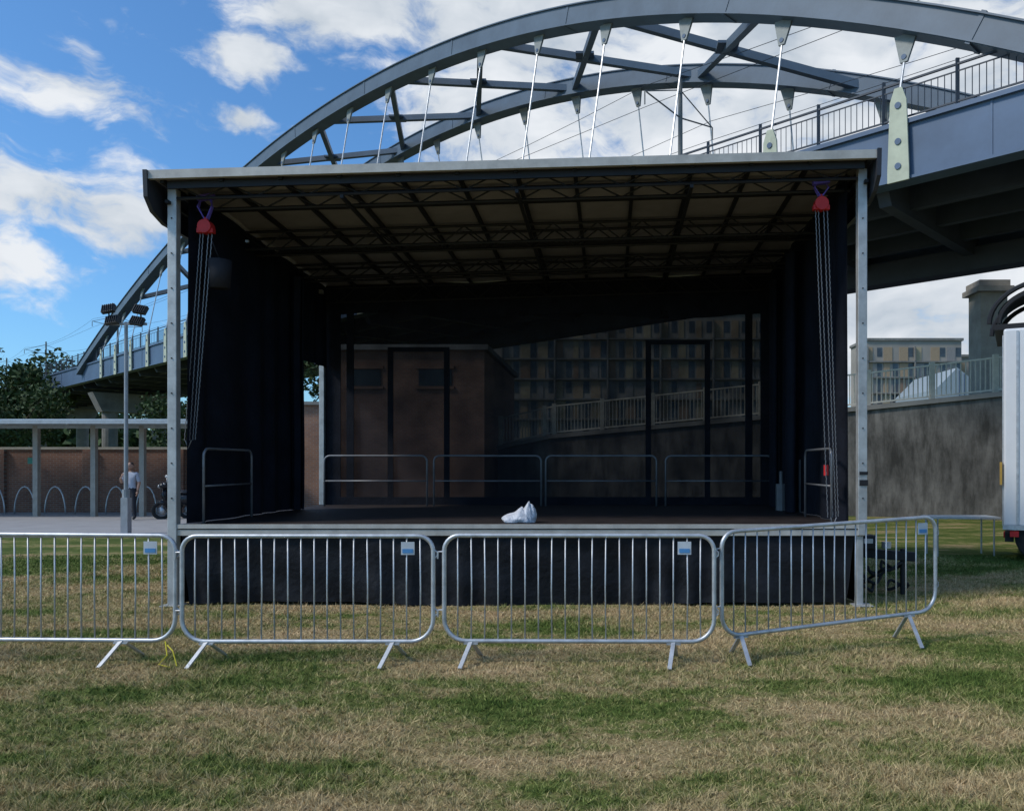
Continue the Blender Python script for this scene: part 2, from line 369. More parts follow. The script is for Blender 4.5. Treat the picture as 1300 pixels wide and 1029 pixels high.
m=M(); m.box((XL+.12,13.9,4.75),(.12,.08,.07)); m.box((XR-.02,13.9,4.7),(.08,.08,.25)); m.box((XL+.5,10.3,4.62),(.04,.03,.03)); m.obj('clamps',alu,ST)

def hoist(x,y,ztop,zbody,bx,bot,bag):
    E=empty('chain_hoist')
    m=M()
    for s in(-1,1): m.sweep([(x+s*.05,y,ztop),(x+s*.085,y-.02,(ztop+zbody)/2+.05),(x+s*.02,y,zbody+.1)],.05,.012)
    m.sweep([(x-.1,y,ztop-.03),(x+.1,y,ztop+.0)],.07,.06); m.obj('lifting_strap',purple,E)
    m=M(); m.tube([(x,y-.06,zbody),(x,y+.06,zbody)],.085,14); m.box((x,y,zbody-.045),(.20,.08,.06)); m.box((x,y,zbody+.09),(.05,.04,.06))
    m.obj('hoist_body',red,E,bevel=.006)
    m=M()
    for dx,dxb in((-.07,-.03),(-.035,.03),(.03,.07),(.075,.10)):
        a=V((x+dx,y,zbody-.06)); b=V((bx+dxb,y+.03,bot+.1*dx)); L_=(b-a).length; k=int(L_/.035)
        for i in range(k):
            p=a.lerp(b,i/k); q=a.lerp(b,(i+.95)/k); o=.004 if i%2 else 0
            m.beam(p+V((o,0,0)),q+V((o,0,0)),.010 if i%2 else .007,.008)
    m.tube([(bx,y,bot),(bx+.03,y,bot-.1),(bx+.07,y,bot)],.008,6)
    m.obj('chains',chain_m,E)
    if bag:
        m=M(); m.tube([(x+.12,y+.1,zbody-.72),(x+.12,y+.1,zbody-.38)],.12,14,r2=.14); m.tube([(x+.12,y+.1,zbody-.38),(x+.03,y+.02,zbody-.08)],.008,5); m.obj('chain_bag',mat('bag_fabric',(.015,.015,.02),.8),E,smooth=True)
    return E
hoist(-4.93,9.62,4.98,4.60,-5.18,2.0,True); hoist(2.58,9.62,5.17,4.88,2.70,1.06,False)
m=M(); m.tube([(2.66,9.68,1.57),(2.66,9.68,1.7)],.03,8); m.obj('hoist_hook',red,bpy.data.objects['chain_hoist.001'])
# plastic bag
m=M()
def lump(d):
    k=1+.13*math.sin(6*d.x+4*d.z)+.08*math.sin(11*d.y+6*d.x+1)+.05*abs(math.sin(19*d.z+13*d.x))
    return k
def bagf(c,r):
    vs=len(m.v); m.ell(c,r,40,26,lump)
    for i in range(vs,len(m.v)):
        x,y,z=m.v[i]; h=max(0,(z-c[2])/r[2]); x=c[0]+(x-c[0])*(1-.55*h)+.05*h; y=c[1]+(y-c[1])*(1-.4*h); m.v[i]=(x,y,max(z,ZD+.004))
bagf((-1.13,9.85,ZD+.05),(.20,.14,.13)); bagf((-1.05,9.86,ZD+.06),(.13,.10,.18))
m.obj('plastic_bag',mat('white_plastic',(.58,.59,.63),.45,0,.08,20,.9,26),None,smooth=True)

# ---------------------------------------------------------------- crowd barriers
lab_w=mat('label_white',(.5,.53,.56),.5); lab_b=mat('label_blue',(.08,.25,.5),.5)
def barrier(a,b,za=0,zb=0,labs=.9,feet=(.1,.84),name='crowd_barrier'):
    E=empty(name); a=V(a);b=V(b); Lx=(b-a).length; d=(b-a).normalized(); nrm=V((-d.y,d.x,0))
    def P(s,z): return a+d*s+V((0,0,z+za+(zb-za)*s/Lx))
    z0,z1=.185,1.09; pts=[]
    for cx,cz,r,st in((Lx-.13,z1-.13,.13,0),(.13,z1-.13,.13,90),(.19,z0+.19,.19,180),(Lx-.19,z0+.19,.19,270)):
        for k in range(8):
            an=math.radians(st+90*k/7); pts.append(P(cx+r*math.cos(an),cz+r*math.sin(an)))
    m=M(); m.tube(pts,.019,10,closed=True)
    m.obj('frame',galv,E,smooth=True)
    m=M(); nb=int(Lx/.112)
    for i in range(1,nb):
        s=i*Lx/nb; e=0
        for lim,zz in((s,0),(Lx-s,0)):
            if lim<.19: e=max(e,.19-math.sqrt(max(0,.19**2-(.19-lim)**2)))
        wob=random.uniform(-.006,.006)
        m.tube([P(s,z0+e),P(s+wob,(z0+z1)/2),P(s,z1-max(0,e-.06))],.0065,6)
    m.obj('bars',galv,E,smooth=True)
    m=M()
    for f in feet:
        c=P(f*Lx,z0); 
        g=c.copy(); g.z=0.012
        m.sweep([c-nrm*.0,g-nrm*.24-d*.05],.035,.014); m.sweep([c,g+nrm*.24+d*.04],.035,.014)
        m.sweep([P(f*Lx-.06,z0-.02),P(f*Lx+.06,z0-.02)],.05,.012)
    for s,z in((-.012,.95),(-.012,.45)):
        m.tube([P(s,z),P(s-.04,z),P(s-.045,z-.06)],.008,6)
    for z in(.9,.40): m.tube([P(Lx+.01,z),P(Lx+.035,z+.02),P(Lx+.035,z+.05),P(Lx+.01,z+.07)],.007,6)
    m.obj('feet_and_hooks',galv,E)
    c=P(labs*Lx,.985); R=Matrix.Rotation(math.atan2(d.y,d.x),3,'Z')
    m=M(); m.box(c-nrm*.012,(.115,.004,.11),R); m.obj('label_plate',lab_w,E)
    m=M(); m.box(c-nrm*.0165+V((0,0,-.022)),(.09,.003,.035),R); m.obj('label_blue_band',lab_b,E)
    return E
s=.00677
barrier((-6.05,6.78,0),((220-774)*s,6.80,0),0.02,0.0,.91,(.06,.80))
barrier(((231-774)*s,6.77,0),((550-774)*s,6.77,0),0,0,.9)
barrier(((564-774)*s,6.77,0),((906-774)*s,6.74,0),.005,.005,.89,(.1,.85))
barrier(((917-774)*s,6.80,0),(3.15,7.62,0),.03,.11,.93,(.08,.86))
barrier((-8.45,6.9,0),(-6.12,6.8,0),0,.02,.9)
m=M(); m.tube([(-3.78,6.7,.2),(-3.72,6.62,.1),(-3.78,6.6,.03),(-3.66,6.55,.02)],.005,6); m.tube([(-3.74,6.66,.18),(-3.66,6.6,.14),(-3.6,6.55,.03)],.005,6); m.obj('yellow_rope',yellow)

# ---------------------------------------------------------------- bridge
BR=empty('arch_bridge')
CH=1.7
u_=V((-.738,.674,0)); n_=V((.674,.738,0)); P0=V((9.94,18.9,0))
def B(t,w,h): p=P0+u_*t+n_*w; return V((p.x,p.y,h+CH))
ta=[-2.5,0,3,6.7,11.2,15.9,23,29,37,46,53,59.7,66.8,74,78.5]; ha=[8.6,10.2,12,13.8,15.7,17.3,19.0,19.65,19.75,18.9,17.7,16.1,13.9,11.0,8.8]
pf=np.polyfit(ta,ha,4); H=lambda t: float(np.polyval(pf,t))
kL=.14; DW_=8.6; HD=9.1
def A1(t): h=H(t); return B(t,kL*(h-HD),h)
def A2(t): h=H(t); return B(t,DW_-kL*(h-HD),h)
ts=np.linspace(-3.2,79,80)
m=M()
for A in(A1,A2): m.sweep([A(t) for t in ts],.62,.72,side=n_)
m.obj('arch_ribs',bridge_arch,BR)
m=M()
for A in(A1,A2):
    for sgn in(-1,1):
        m.sweep([A(t)+V((0,0,.38*sgn)) for t in ts],.76,.045,side=n_)
    for t in np.arange(1,78,7.74):
        p=A(t); q=A(t+.12); m.sweep([p,q],.66,.80,side=n_)
nodes=[7.5*k for k in range(0,11)]
for k in range(1,9):
    a,b=nodes[k],nodes[k+1]
    m.beam(A1(a),A2(b),.26,.30); m.beam(A1(b),A2(a),.26,.30)
    c=(A1(a)+A2(b))/2; m.box(c,(.8,.8,.1))
for A in(A1,A2): m.sweep([A(-3.2)+V((0,0,.3)),A(-3.2)-V((0,0,3))],.8,1.0)
m.obj('arch_bracing',bridge_arch,BR)
plate=mat('hanger_plate',(.46,.48,.36),.6,0,.15,2); pg=mat('hanger_lug',(.22,.24,.23),.6); hg=M(); pl=M(); bl=M(); lug=M()
for side in(0,1):
    for k in range(0,20):
        t=3+3.87*k
        if t>75: break
        top=(A2 if side else A1)(t); wb=-.14 if side==0 else DW_+.12
        bot=B(t,wb,HD-.2); top=top-V((0,0,.38)); dv=(bot-top)
        if dv.length<2.2: continue
        dn=dv.normalized()
        q=top+dn*.85
        lug.add([top+u_*.32+n_*.04,top-u_*.32+n_*.04,q-u_*.1+n_*.04,q+u_*.1+n_*.04,top+u_*.32-n_*.04,top-u_*.32-n_*.04,q-u_*.1-n_*.04,q+u_*.1-n_*.04],
               [(0,1,2,3),(7,6,5,4),(0,4,5,1),(1,5,6,2),(2,6,7,3),(3,7,4,0)])
        jn=B(t,wb*1.0,HD+.5)
        hg.tube([q,jn],.035,6)
        lo=B(t,wb,HD-1.62)
        r=[(jn+V((0,0,.35)),.10),(jn,.22),(lo+V((0,0,.3)),.29),(lo,.29)]
        vs=[]
        for p,hw in r:
            for a,b in((-1,-1),(1,-1),(1,1),(-1,1)): vs.append(p+u_*a*hw+n_*b*.03)
        pl.add(vs,[(i*4+q2,i*4+(q2+1)%4,i*4+4+(q2+1)%4,i*4+4+q2) for i in range(3) for q2 in range(4)]+[(3,2,1,0),(12,13,14,15)])
        for zz in(.35,1.0,1.95): bl.tube([lo+V((0,0,zz+.05))-n_*.06,lo+V((0,0,zz+.05))-n_*.02],.085,12)
        bl.tube([q-dn*.15-n_*.07,q-dn*.15+n_*.07],.07,12)
hg.obj('hanger_rods',galv,BR); pl.obj('hanger_plates',plate,BR); lug.obj('hanger_lugs',pg,BR); bl.obj('hanger_pins',bridge_blue,BR)
T0,T1=-40,135
m=M()
m.prism([B(T0,0,HD),B(T0,0,HD-1.5),B(T0,.25,HD-1.5),B(T0,.25,HD)],u_*(T1-T0))
m.prism([B(T0,DW_,HD),B(T0,DW_,HD-1.6),B(T0,DW_-.25,HD-1.6),B(T0,DW_-.25,HD)],u_*(T1-T0))
m.prism([B(T0,-.10,HD+.002),B(T0,-.10,HD-.12),B(T0,-.003,HD-.12),B(T0,-.003,HD+.002)],u_*(T1-T0))
m.prism([B(T0,-.08,HD-1.5),B(T0,-.08,HD-1.58),B(T0,.5,HD-1.58),B(T0,.5,HD-1.502)],u_*(T1-T0))
for t in np.arange(-38,134,7.74):
    m.prism([B(t,-.02,HD-.13),B(t,-.02,HD-1.49),B(t,-.004,HD-1.49),B(t,-.004,HD-.13)],u_*.05)
m.obj('deck_girders',bridge_blue,BR)
m=M()
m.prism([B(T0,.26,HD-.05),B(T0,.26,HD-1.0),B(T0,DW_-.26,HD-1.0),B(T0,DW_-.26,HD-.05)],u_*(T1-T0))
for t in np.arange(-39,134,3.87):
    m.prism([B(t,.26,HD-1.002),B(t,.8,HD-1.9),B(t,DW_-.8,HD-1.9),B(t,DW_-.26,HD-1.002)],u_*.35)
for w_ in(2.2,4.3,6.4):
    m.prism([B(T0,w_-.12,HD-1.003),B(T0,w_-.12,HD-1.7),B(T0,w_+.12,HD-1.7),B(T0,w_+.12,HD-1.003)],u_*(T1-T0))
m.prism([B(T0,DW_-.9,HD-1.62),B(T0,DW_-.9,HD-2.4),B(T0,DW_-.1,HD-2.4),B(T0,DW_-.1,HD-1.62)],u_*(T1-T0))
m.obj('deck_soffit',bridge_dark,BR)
m=M()
for w_ in(.12,DW_-.12):
    m.sweep([B(T0,w_,HD+1.1),B(T1,w_,HD+1.1)],.06,.05); m.sweep([B(T0,w_,HD+.15),B(T1,w_,HD+.15)],.04,.04); m.sweep([B(T0,w_,HD+.92),B(T1,w_,HD+.92)],.03,.03)
    for t in np.arange(-10,100,.17):
        if t>60 and int(t/.17)%2: continue
        m.beam(B(t,w_,HD+.15),B(t,w_,HD+.92),.018,.018)
    for t in np.arange(-10,130,1.93): m.beam(B(t,w_,HD),B(t,w_,HD+1.25 if w_<1 else HD+1.1),.09,.05)
m.obj('parapet_railings',mat('railing_paint',(.04,.05,.065),.5),BR)
m=M()
for t in(-14,78,104,130):
    m.prism([B(t,.6,HD-2.42),B(t,1.4,HD-4.2),B(t,DW_-1.4,HD-4.2),B(t,DW_-.6,HD-2.42)],u_*1.6)
    for w_ in(2.2,DW_-2.2): 
        p=B(t+.8,w_,HD-4.2); m.tube([V((p.x,p.y,-.1)),p-V((0,0,.003))],.65,16)
m.obj('piers',concrete,BR)
OL=empty('overhead_line_mast')
mst=mat('mast_steel',(.2,.2,.19),.6)
def mast(t,w_,E,hh=6.2):
    m=M(); b=B(t,w_,HD-.05); m.tube([b,b+V((0,0,hh))],.11,10,r2=.085)
    for s_ in(-1,1):
        e=b+n_*2.2*s_+V((0,0,hh-1.2)); m.tube([b+V((0,0,hh-.4)),e],.025,6); m.tube([b+V((0,0,hh-1.5)),e-n_*.1*s_],.03,6); m.tube([e,e-V((0,0,.5))],.03,6)
    m.obj('mast',mst,E)
mast(13.6,4.3,OL)
for t in(48,84,112,134): mast(t,4.3,empty('overhead_line_mast'))
m=M()
for w_ in(2.2,6.4):
    for dz,sag in((4.4,.1),(5.2,.7)):
        st=[-30,13.6,48,84,112,134]
        for a,b in zip(st[:-1],st[1:]):
            m.tube([B(a+(b-a)*i/10,w_,HD+dz-4*sag*(i/10)*(1-i/10)) for i in range(11)],.012,4)
m.obj('overhead_wires',wire_m)

# ---------------------------------------------------------------- brick / walls
def brick_mat(name,c1,c2,mor=(.28,.24,.2)):
    m=bpy.data.materials.new(name); m.use_nodes=True; nt=m.node_tree; N=nt.nodes; L=nt.links; b=N['Principled BSDF']; b.inputs['Roughness'].default_value=.9
    tc=N.new('ShaderNodeTexCoord'); sp=N.new('ShaderNodeSeparateXYZ'); cb=N.new('ShaderNodeCombineXYZ'); L.new(tc.outputs['Object'],sp.inputs[0])
    L.new(sp.outputs[0],cb.inputs[0]); L.new(sp.outputs[2],cb.inputs[1])
    br=N.new('ShaderNodeTexBrick'); br.inputs['Scale'].default_value=1; br.inputs['Brick Width'].default_value=.225; br.inputs['Row Height'].default_value=.075; br.inputs['Mortar Size'].default_value=.008
    br.inputs['Color1'].default_value=(*c1,1); br.inputs['Color2'].default_value=(*c2,1); br.inputs['Mortar'].default_value=(*mor,1)
    L.new(cb.outputs[0],br.inputs['Vector'])
    no=N.new('ShaderNodeTexNoise'); no.inputs['Scale'].default_value=.9; no.inputs['Detail'].default_value=6; L.new(tc.outputs['Object'],no.inputs['Vector'])
    r=N.new('ShaderNodeValToRGB'); r.color_ramp.elements[0].position=.3; r.color_ramp.elements[0].color=(.65,.65,.65,1); r.color_ramp.elements[1].position=.7; L.new(no.outputs['Fac'],r.inputs['Fac'])
    mx=N.new('ShaderNodeMix'); mx.data_type='RGBA'; mx.blend_type='MULTIPLY'; mx.inputs[0].default_value=1; L.new(br.outputs[0],mx.inputs[6]); L.new(r.outputs[0],mx.inputs[7]); L.new(mx.outputs[2],b.inputs['Base Color'])
    return m
brick=brick_mat('red_brick',(.30,.13,.08),(.22,.09,.06)); brick2=brick_mat('orange_brick',(.34,.165,.095),(.27,.13,.08))
BW=empty('brick_wall'); m=M(); m.mm((-42,28.2,0),(-12.6,28.5,2.25)); m.obj('wall',brick,BW)
m=M(); m.mm((-42,28.15,2.252),(-12.55,28.55,2.34)); m.obj('coping',stone,BW)
m=M()
for x in np.arange(-41,-13,3.2): m.mm((x-.2,28.08,0),(x+.2,28.198,2.25))
m.obj('piers',brick,BW)
BH=empty('brick_building'); m=M(); m.mm((-12.5,29,0),(-10.602,38,3.9)); m.mm((-10.6,28.9,0),(-4.6,38,5.9)); m.obj('walls',brick2,BH)
m=M(); m.mm((-12.65,28.85,3.902),(-10.61,38.1,4.02)); m.mm((-10.7,28.75,5.902),(-4.45,38.1,6.1)); m.obj('roof',concrete,BH)
m=M()
for x in(-9.0,-6.4): m.mm((x-.6,28.87,4.6),(x+.6,28.898,5.2))
m.obj('windows',mat('dark_glass',(.03,.035,.04),.15),BH)
m=M()
for x in(-9.0,-6.4): m.mm((x-.7,28.83,4.48),(x+.7,28.899,4.58)); m.mm((x-.7,28.85,5.22),(x+.7,28.899,5.34))
m.obj('sills_and_lintels',brick2,BH)

def rwall_mat():
    m=mat('stained_concrete',(.135,.125,.11),.95,0,.45,.5,.5,8); nt=m.node_tree; N=nt.nodes; L=nt.links
    b=N['Principled BSDF']; src=b.inputs['Base Color'].links[0].from_socket
    g=N.new('ShaderNodeTexCoord'); mp=N.new('ShaderNodeMapping'); mp.inputs['Scale'].default_value=(2,2,.5); L.new(g.outputs['Object'],mp.inputs[0])
    no=N.new('ShaderNodeTexNoise'); no.inputs['Scale'].default_value=1.5; no.inputs['Detail'].default_value=9; no.inputs['Roughness'].default_value=.7; L.new(mp.outputs[0],no.inputs['Vector'])
    r=N.new('ShaderNodeValToRGB'); r.color_ramp.elements[0].position=.38; r.color_ramp.elements[0].color=(.38,.38,.37,1); r.color_ramp.elements[1].position=.6; L.new(no.outputs['Fac'],r.inputs['Fac'])
    mx=N.new('ShaderNodeMix'); mx.data_type='RGBA'; mx.blend_type='MULTIPLY'; mx.inputs[0].default_value=1; L.new(src,mx.inputs[6]); L.new(r.outputs[0],mx.inputs[7]); L.new(mx.outputs[2],b.inputs['Base Color'])
    return m
wp=[(-4.4,31,2.3),(-2.2,30,2.7),(8.5,26,3.5),(11.9,24.3,3.78),(16,22.2,4.1),(30,15,5)]
RW=empty('retaining_wall'); m=M(); cp=M(); rl=M()
for a,b in zip(wp[:-1],wp[1:]):
    A=V((a[0],a[1],0));Bv=V((b[0],b[1],0)); d=(Bv-A).normalized(); nn=V((-d.y,d.x,0))
    m.add([A,Bv,Bv+nn*.5,A+nn*.5,A+V((0,0,a[2])),Bv+V((0,0,b[2])),Bv+nn*.5+V((0,0,b[2])),A+nn*.5+V((0,0,a[2]))],[(3,2,1,0),(4,5,6,7),(0,1,5,4),(1,2,6,5),(2,3,7,6),(3,0,4,7)])
    c0=nn*.2
    cp.sweep([A+c0+V((0,0,a[2]+.08)),Bv+c0+V((0,0,b[2]+.08))],.6,.15)
    Lw=(Bv-A).length; k=int(Lw/.14)
    for zz in(.25,1.25): rl.sweep([A+c0+V((0,0,a[2]+zz)),Bv+c0+V((0,0,b[2]+zz))],.05,.05)
    for i in range(k):
        f=i/k; p=A.lerp(Bv,f)+c0; z=a[2]+(b[2]-a[2])*f
        if i%14==0: rl.beam(p+V((0,0,z+.1)),p+V((0,0,z+1.35)),.16,.12)
        else: rl.beam(p+V((0,0,z+.25)),p+V((0,0,z+1.25)),.03,.03)
m.obj('wall',rwall_mat(),RW); cp.obj('coping',concrete,RW); rl.obj('railing',mat('beige_railing',(.5,.46,.37),.6),RW)
m=M(); m.add([(-4.4,31.4,2.2),(-2.2,30.4,2.6),(8.5,26.4,3.4),(11.9,24.7,3.7),(16,22.6,4.0),(30,15.4,4.9),(80,60,4.6),(30,75,3.6),(-2,70,2.2),(-4.4,60,2.0)],[tuple(range(10))])
m.obj('raised_road',mat('asphalt',(.06,.06,.06),.9))
SP=empty('stone_pier'); m=M(); m.box((14.4,30,6),(1.0,1.0,4.4)); m.obj('shaft',stone,SP); m=M(); m.box((14.4,30,8.28),(1.35,1.35,.2)); m.box((14.4,30,8.5),(1.15,1.15,.24)); m.obj('cap',stone,SP); m=M(); m.box((14.4,30,3.7),(1.3,1.3,.5)); m.obj('plinth',stone,SP)

def flats(x0,x1,y,z1,d,fl,name='apartment_block'):
    E=empty(name); m=M(); m.mm((x0,y,0),(x1,y+d,z1)); m.obj('frame',mat('flats_concrete',(.3,.27,.23),.9,0,.15,.2),E)
    fh=3.0; nb=int((x1-x0)/2.6); cols=[(.34,.25,.16),(.27,.18,.12),(.38,.31,.2),(.25,.235,.22)]
    pm=[M() for _ in cols]; wn=M(); sl_=M(); vd=M()
    for f in range(fl):
        zb=z1-1-fh*(f+1)
        if zb<0: break
        sl_.mm((x0-.2,y-.5,zb-.12),(x1+.2,y-.002,zb+.12))
        for i in range(nb):
            xa=x0+(x1-x0)*i/nb; wb=(x1-x0)/nb
            pm[random.choice([0,0,1,2,3])].mm((xa+.15,y-.1,zb+.15),(xa+wb*random.choice([.35,.45,.6]),y-.004,zb+fh-.2))
            if random.random()<.9: wn.mm((xa+wb*.64,y-.05,zb+(.3 if f%3 else 1)),(xa+wb-.15,y-.005,zb+fh-.3))
            if i%3==0: vd.mm((xa-.12,y-.6,zb+.13),(xa+.12,y-.003,zb+fh-.13))
    for a,c in zip(pm,cols): a.obj('infill_panels',mat('brick_infill',c,.9),E)
    wn.obj('windows',mat('window_glass',(.07,.08,.09),.1,0,.5,.4),E); sl_.obj('floor_slabs',concrete,E); vd.obj('cross_walls',concrete,E)
    m=M(); m.mm((x0-.3,y-.3,z1+.002),(x1+.3,y+d,z1+.5)); m.obj('parapet',concrete,E)
flats(-24,26,118,24.5,12,8); flats(49,67,150,25.3,10,8); flats(67.5,73,158,23.3,14,7)
GH=empty('glazed_roof_building'); m=M(); m.prism([(63,128,0),(63,128,12.5),(56.5,128,17.5),(53,128,14),(53,128,0)],(0,18,0)); m.obj('walls',mat('pale_cladding',(.3,.35,.38),.4),GH)
m=M()
for i in range(8): m.beam((56.8+i*.8,127.9,17.1-i*.62),(56.8+i*.8,127.9,6),.14,.08)
m.obj('mullions',bridge_blue,GH)

# ---------------------------------------------------------------- trees
lm=mat('foliage',(.045,.075,.022),.8,0,.5,1.2); bark=mat('bark',(.09,.065,.045),.9)
def tree(name,x,y,z0,h,r,nl=5000,ls=.22):
    E=empty(name); m=M(); m.tube([(x,y,z0),(x+.1*r,y,z0+h*.3),(x,y,z0+h*.7)],.05*h*.6,8,r2=.03)
    cl=[]
    for i in range(14):
        a=random.random()*6.28; rr=r*random.uniform(.2,.75); z=z0+h*random.uniform(.35,.9); p=V((x+rr*math.cos(a),y+rr*math.sin(a),z)); cl.append((p,r*random.uniform(.25,.45)))
        m.tube([(x,y,z0+h*random.uniform(.25,.5)),p],.05*h*.2,5,r2=.02)
    m.obj('trunk_and_limbs',bark,E)
    l=M()
    for i in range(nl):
        p,cr=random.choice(cl); d=V((random.gauss(0,1),random.gauss(0,1),random.gauss(0,.8))); d=d.normalized()*cr*random.uniform(.5,1.08)
        c=p+d; a=V((random.gauss(0,1),random.gauss(0,1),random.gauss(0,1))).normalized()*ls*random.uniform(.6,1.3); b=a.cross(V((random.gauss(0,1),random.gauss(0,1),random.gauss(0,1)))).normalized()*ls*.5
        l.add([c-a*.5,c+b*.5,c+a*.5,c-b*.5],[(0,1,2,3)])
    l.obj('crown',lm,E)
tree('tree',-35.5,42,0,8.4,2.6,6000,.3); tree('tree',-45,50,0,10,4,6000,.4); tree('tree',-16.3,40,0,7.2,2.6,6000,.25); tree('tree',-23,44,0,5.5,3,4000,.3)
tree('tree',-60,80,0,14,6,5000,.6); tree('tree',-51,66,0,9,5,5000,.5)
l=M()
for i in range(16000):
    x=random.uniform(-170,-30) if i%2 else random.uniform(-30,150); y=190+random.uniform(-8,8)
    top=9+4*math.sin(x*.09)+2.5*math.sin(x*.31+1)+1.3*math.sin(x*.9)
    if x>-20: top*=.9
    z=random.uniform(0,1)**.7*top; c=V((x,y,z)); a=V((random.gauss(0,1),random.gauss(0,1),random.gauss(0,1))).normalized()*1.3; b=a.cross(V((random.gauss(0,1),.4,random.gauss(0,1)))).normalized()*.9
    l.add([c-a,c+b,c+a,c-b],[(0,1,2,3)])
l.obj('distant_trees',lm)

# ---------------------------------------------------------------- cycle shelter
SH=empty('cycle_shelter'); m=M()
m.add([(-34,24.6,3.02),(-11.0,24.6,3.02),(-11.0,27.6,3.25),(-34,27.6,3.25),(-34,24.6,3.08),(-11.0,24.6,3.08),(-11.0,27.6,3.31),(-34,27.6,3.31)],[(3,2,1,0),(4,5,6,7),(0,1,5,4),(1,2,6,5),(2,3,7,6),(3,0,4,7)])
m.obj('canopy',mat('canopy_sheet',(.3,.36,.38),.4),SH)
m=M(); m.mm((-34.02,24.5,2.98),(-10.98,24.598,3.10)); m.mm((-34,25.9,2.9),(-11,26.0,3.04)); m.obj('gutter',mat('canopy_trim',(.38,.42,.44),.5),SH)
m=M()
for x in(-31,-27,-23,-18.9,-16.9-.1,-15.4,-11.5):
    m.mm((x-.08,25.9,0),(x+.08,26.05,3.0)); m.beam((x,24.7,3.0),(x,27.5,3.2),.06,.1)
m.obj('posts',mat('post_paint',(.33,.31,.27),.6),SH)
for i in range(9):
    x=-24.4+i*1.05
    m=M(); m.tube([(x-.36+.36*(1-math.cos(math.pi*k/12))*1.0,27.2,.001+.95*math.sin(math.pi*k/12)) for k in range(13)],.025,7); m.obj('cycle_stand',galv,None,smooth=True)
m=M(); m.box((-20.6,28.05,1.85),(.25,.02,.22)); m.obj('wall_sign',mat('sign_green',(.05,.25,.2),.5))
# ---------------------------------------------------------------- floodlight lamp post
LP=empty('street_lamp'); m=M(); lx,ly=-11.85,19.3
m.tube([(lx,ly,0),(lx,ly,1.1)],.085,12); m.tube([(lx,ly,1.1),(lx,ly,5.2)],.05,10,r2=.04); m.box((lx,ly,.45),(.17,.17,.9)) ; m.beam((lx-.5,ly,5.15),(lx+.5,ly,5.15),.06,.06)
m.obj('column',mat('lamp_grey',(.32,.33,.35),.5,.3),LP)
m=M(); gl=M()
for dx,dz,an in((-.40,.36,-10),(-.31,.08,-10),(.38,.34,10),(.30,.06,10)):
    R=Matrix.Rotation(math.radians(an),3,'Y')@Matrix.Rotation(math.radians(62),3,'X'); c=V((lx+dx,ly-.05,5.15+dz))
    m.box(c,(.31,.22,.10),R); gl.box(c+R@V((0,0,-.06)),(.26,.17,.02),R); m.beam((lx+dx,ly,5.15),c,.03,.03)
    for q in(-.12,-.07,-.02,.03,.08,.13): m.box(c+R@V((q,0,.06)),(.012,.2,.04),R)
m.obj('floodlight_heads',mat('dark_grey_metal',(.035,.037,.04),.6),LP,bevel=.01); gl.obj('lamp_glass',mat('lamp_lens',(.4,.42,.44),.2),LP)

# ---------------------------------------------------------------- moped
MP=empty('moped'); mx_,my_=-14.0,24.6; tl=M(); bd=M(); ch=M()
for yy in(-.0,1.2):
    tl.tube([(mx_+yy*.5+.23*math.cos(a),my_+yy*.35+.05*math.cos(a),.27+.23*math.sin(a)) for a in np.linspace(0,2*math.pi,20)[:-1]],.055,8,closed=True)
    ch.tube([(mx_+yy*.5-.02,my_+yy*.35-.05,.27),(mx_+yy*.5+.02,my_+yy*.35+.05,.27)],.12,12)
bd.ell((mx_+.52,my_+.36,.62),(.34,.17,.2)); bd.ell((mx_+.5,my_+.34,.83),(.32,.15,.07)); bd.sweep([(mx_+.35,my_+.25,.35),(mx_+.1,my_+.07,.33)],.25,.05)
bd.sweep([(mx_+.12,my_+.08,.35),(mx_+.08,my_+.05,.75),(mx_+.1,my_+.08,1.0)],.3,.07); bd.ell((mx_+.02,my_,.52),(.17,.1,.08)); bd.ell((mx_+.08,my_+.02,1.05),(.15,.18,.11))
ch.tube([(mx_-.0,my_,.3),(mx_+.1,my_+.07,1.05)],.025,8); ch.tube([(mx_+.1-.15,my_+.3,1.12),(mx_+.1,my_+.05,1.08),(mx_+.22,my_-.25,1.12)],.02,7); ch.tube([(mx_+.0,my_+.3,1.12),(mx_-.02,my_+.34,1.3)],.01,5); ch.ell((mx_-.03,my_+.35,1.33),(.06,.02,.05)); ch.ell((mx_-.05,my_-.02,1.03),(.05,.06,.06))
tl.obj('tyres',rubber,MP,smooth=True); bd.obj('bodywork',mat('black_gloss',(.015,.015,.018),.25),MP,smooth=True); ch.obj('fork_and_bars',galv,MP,smooth=True)

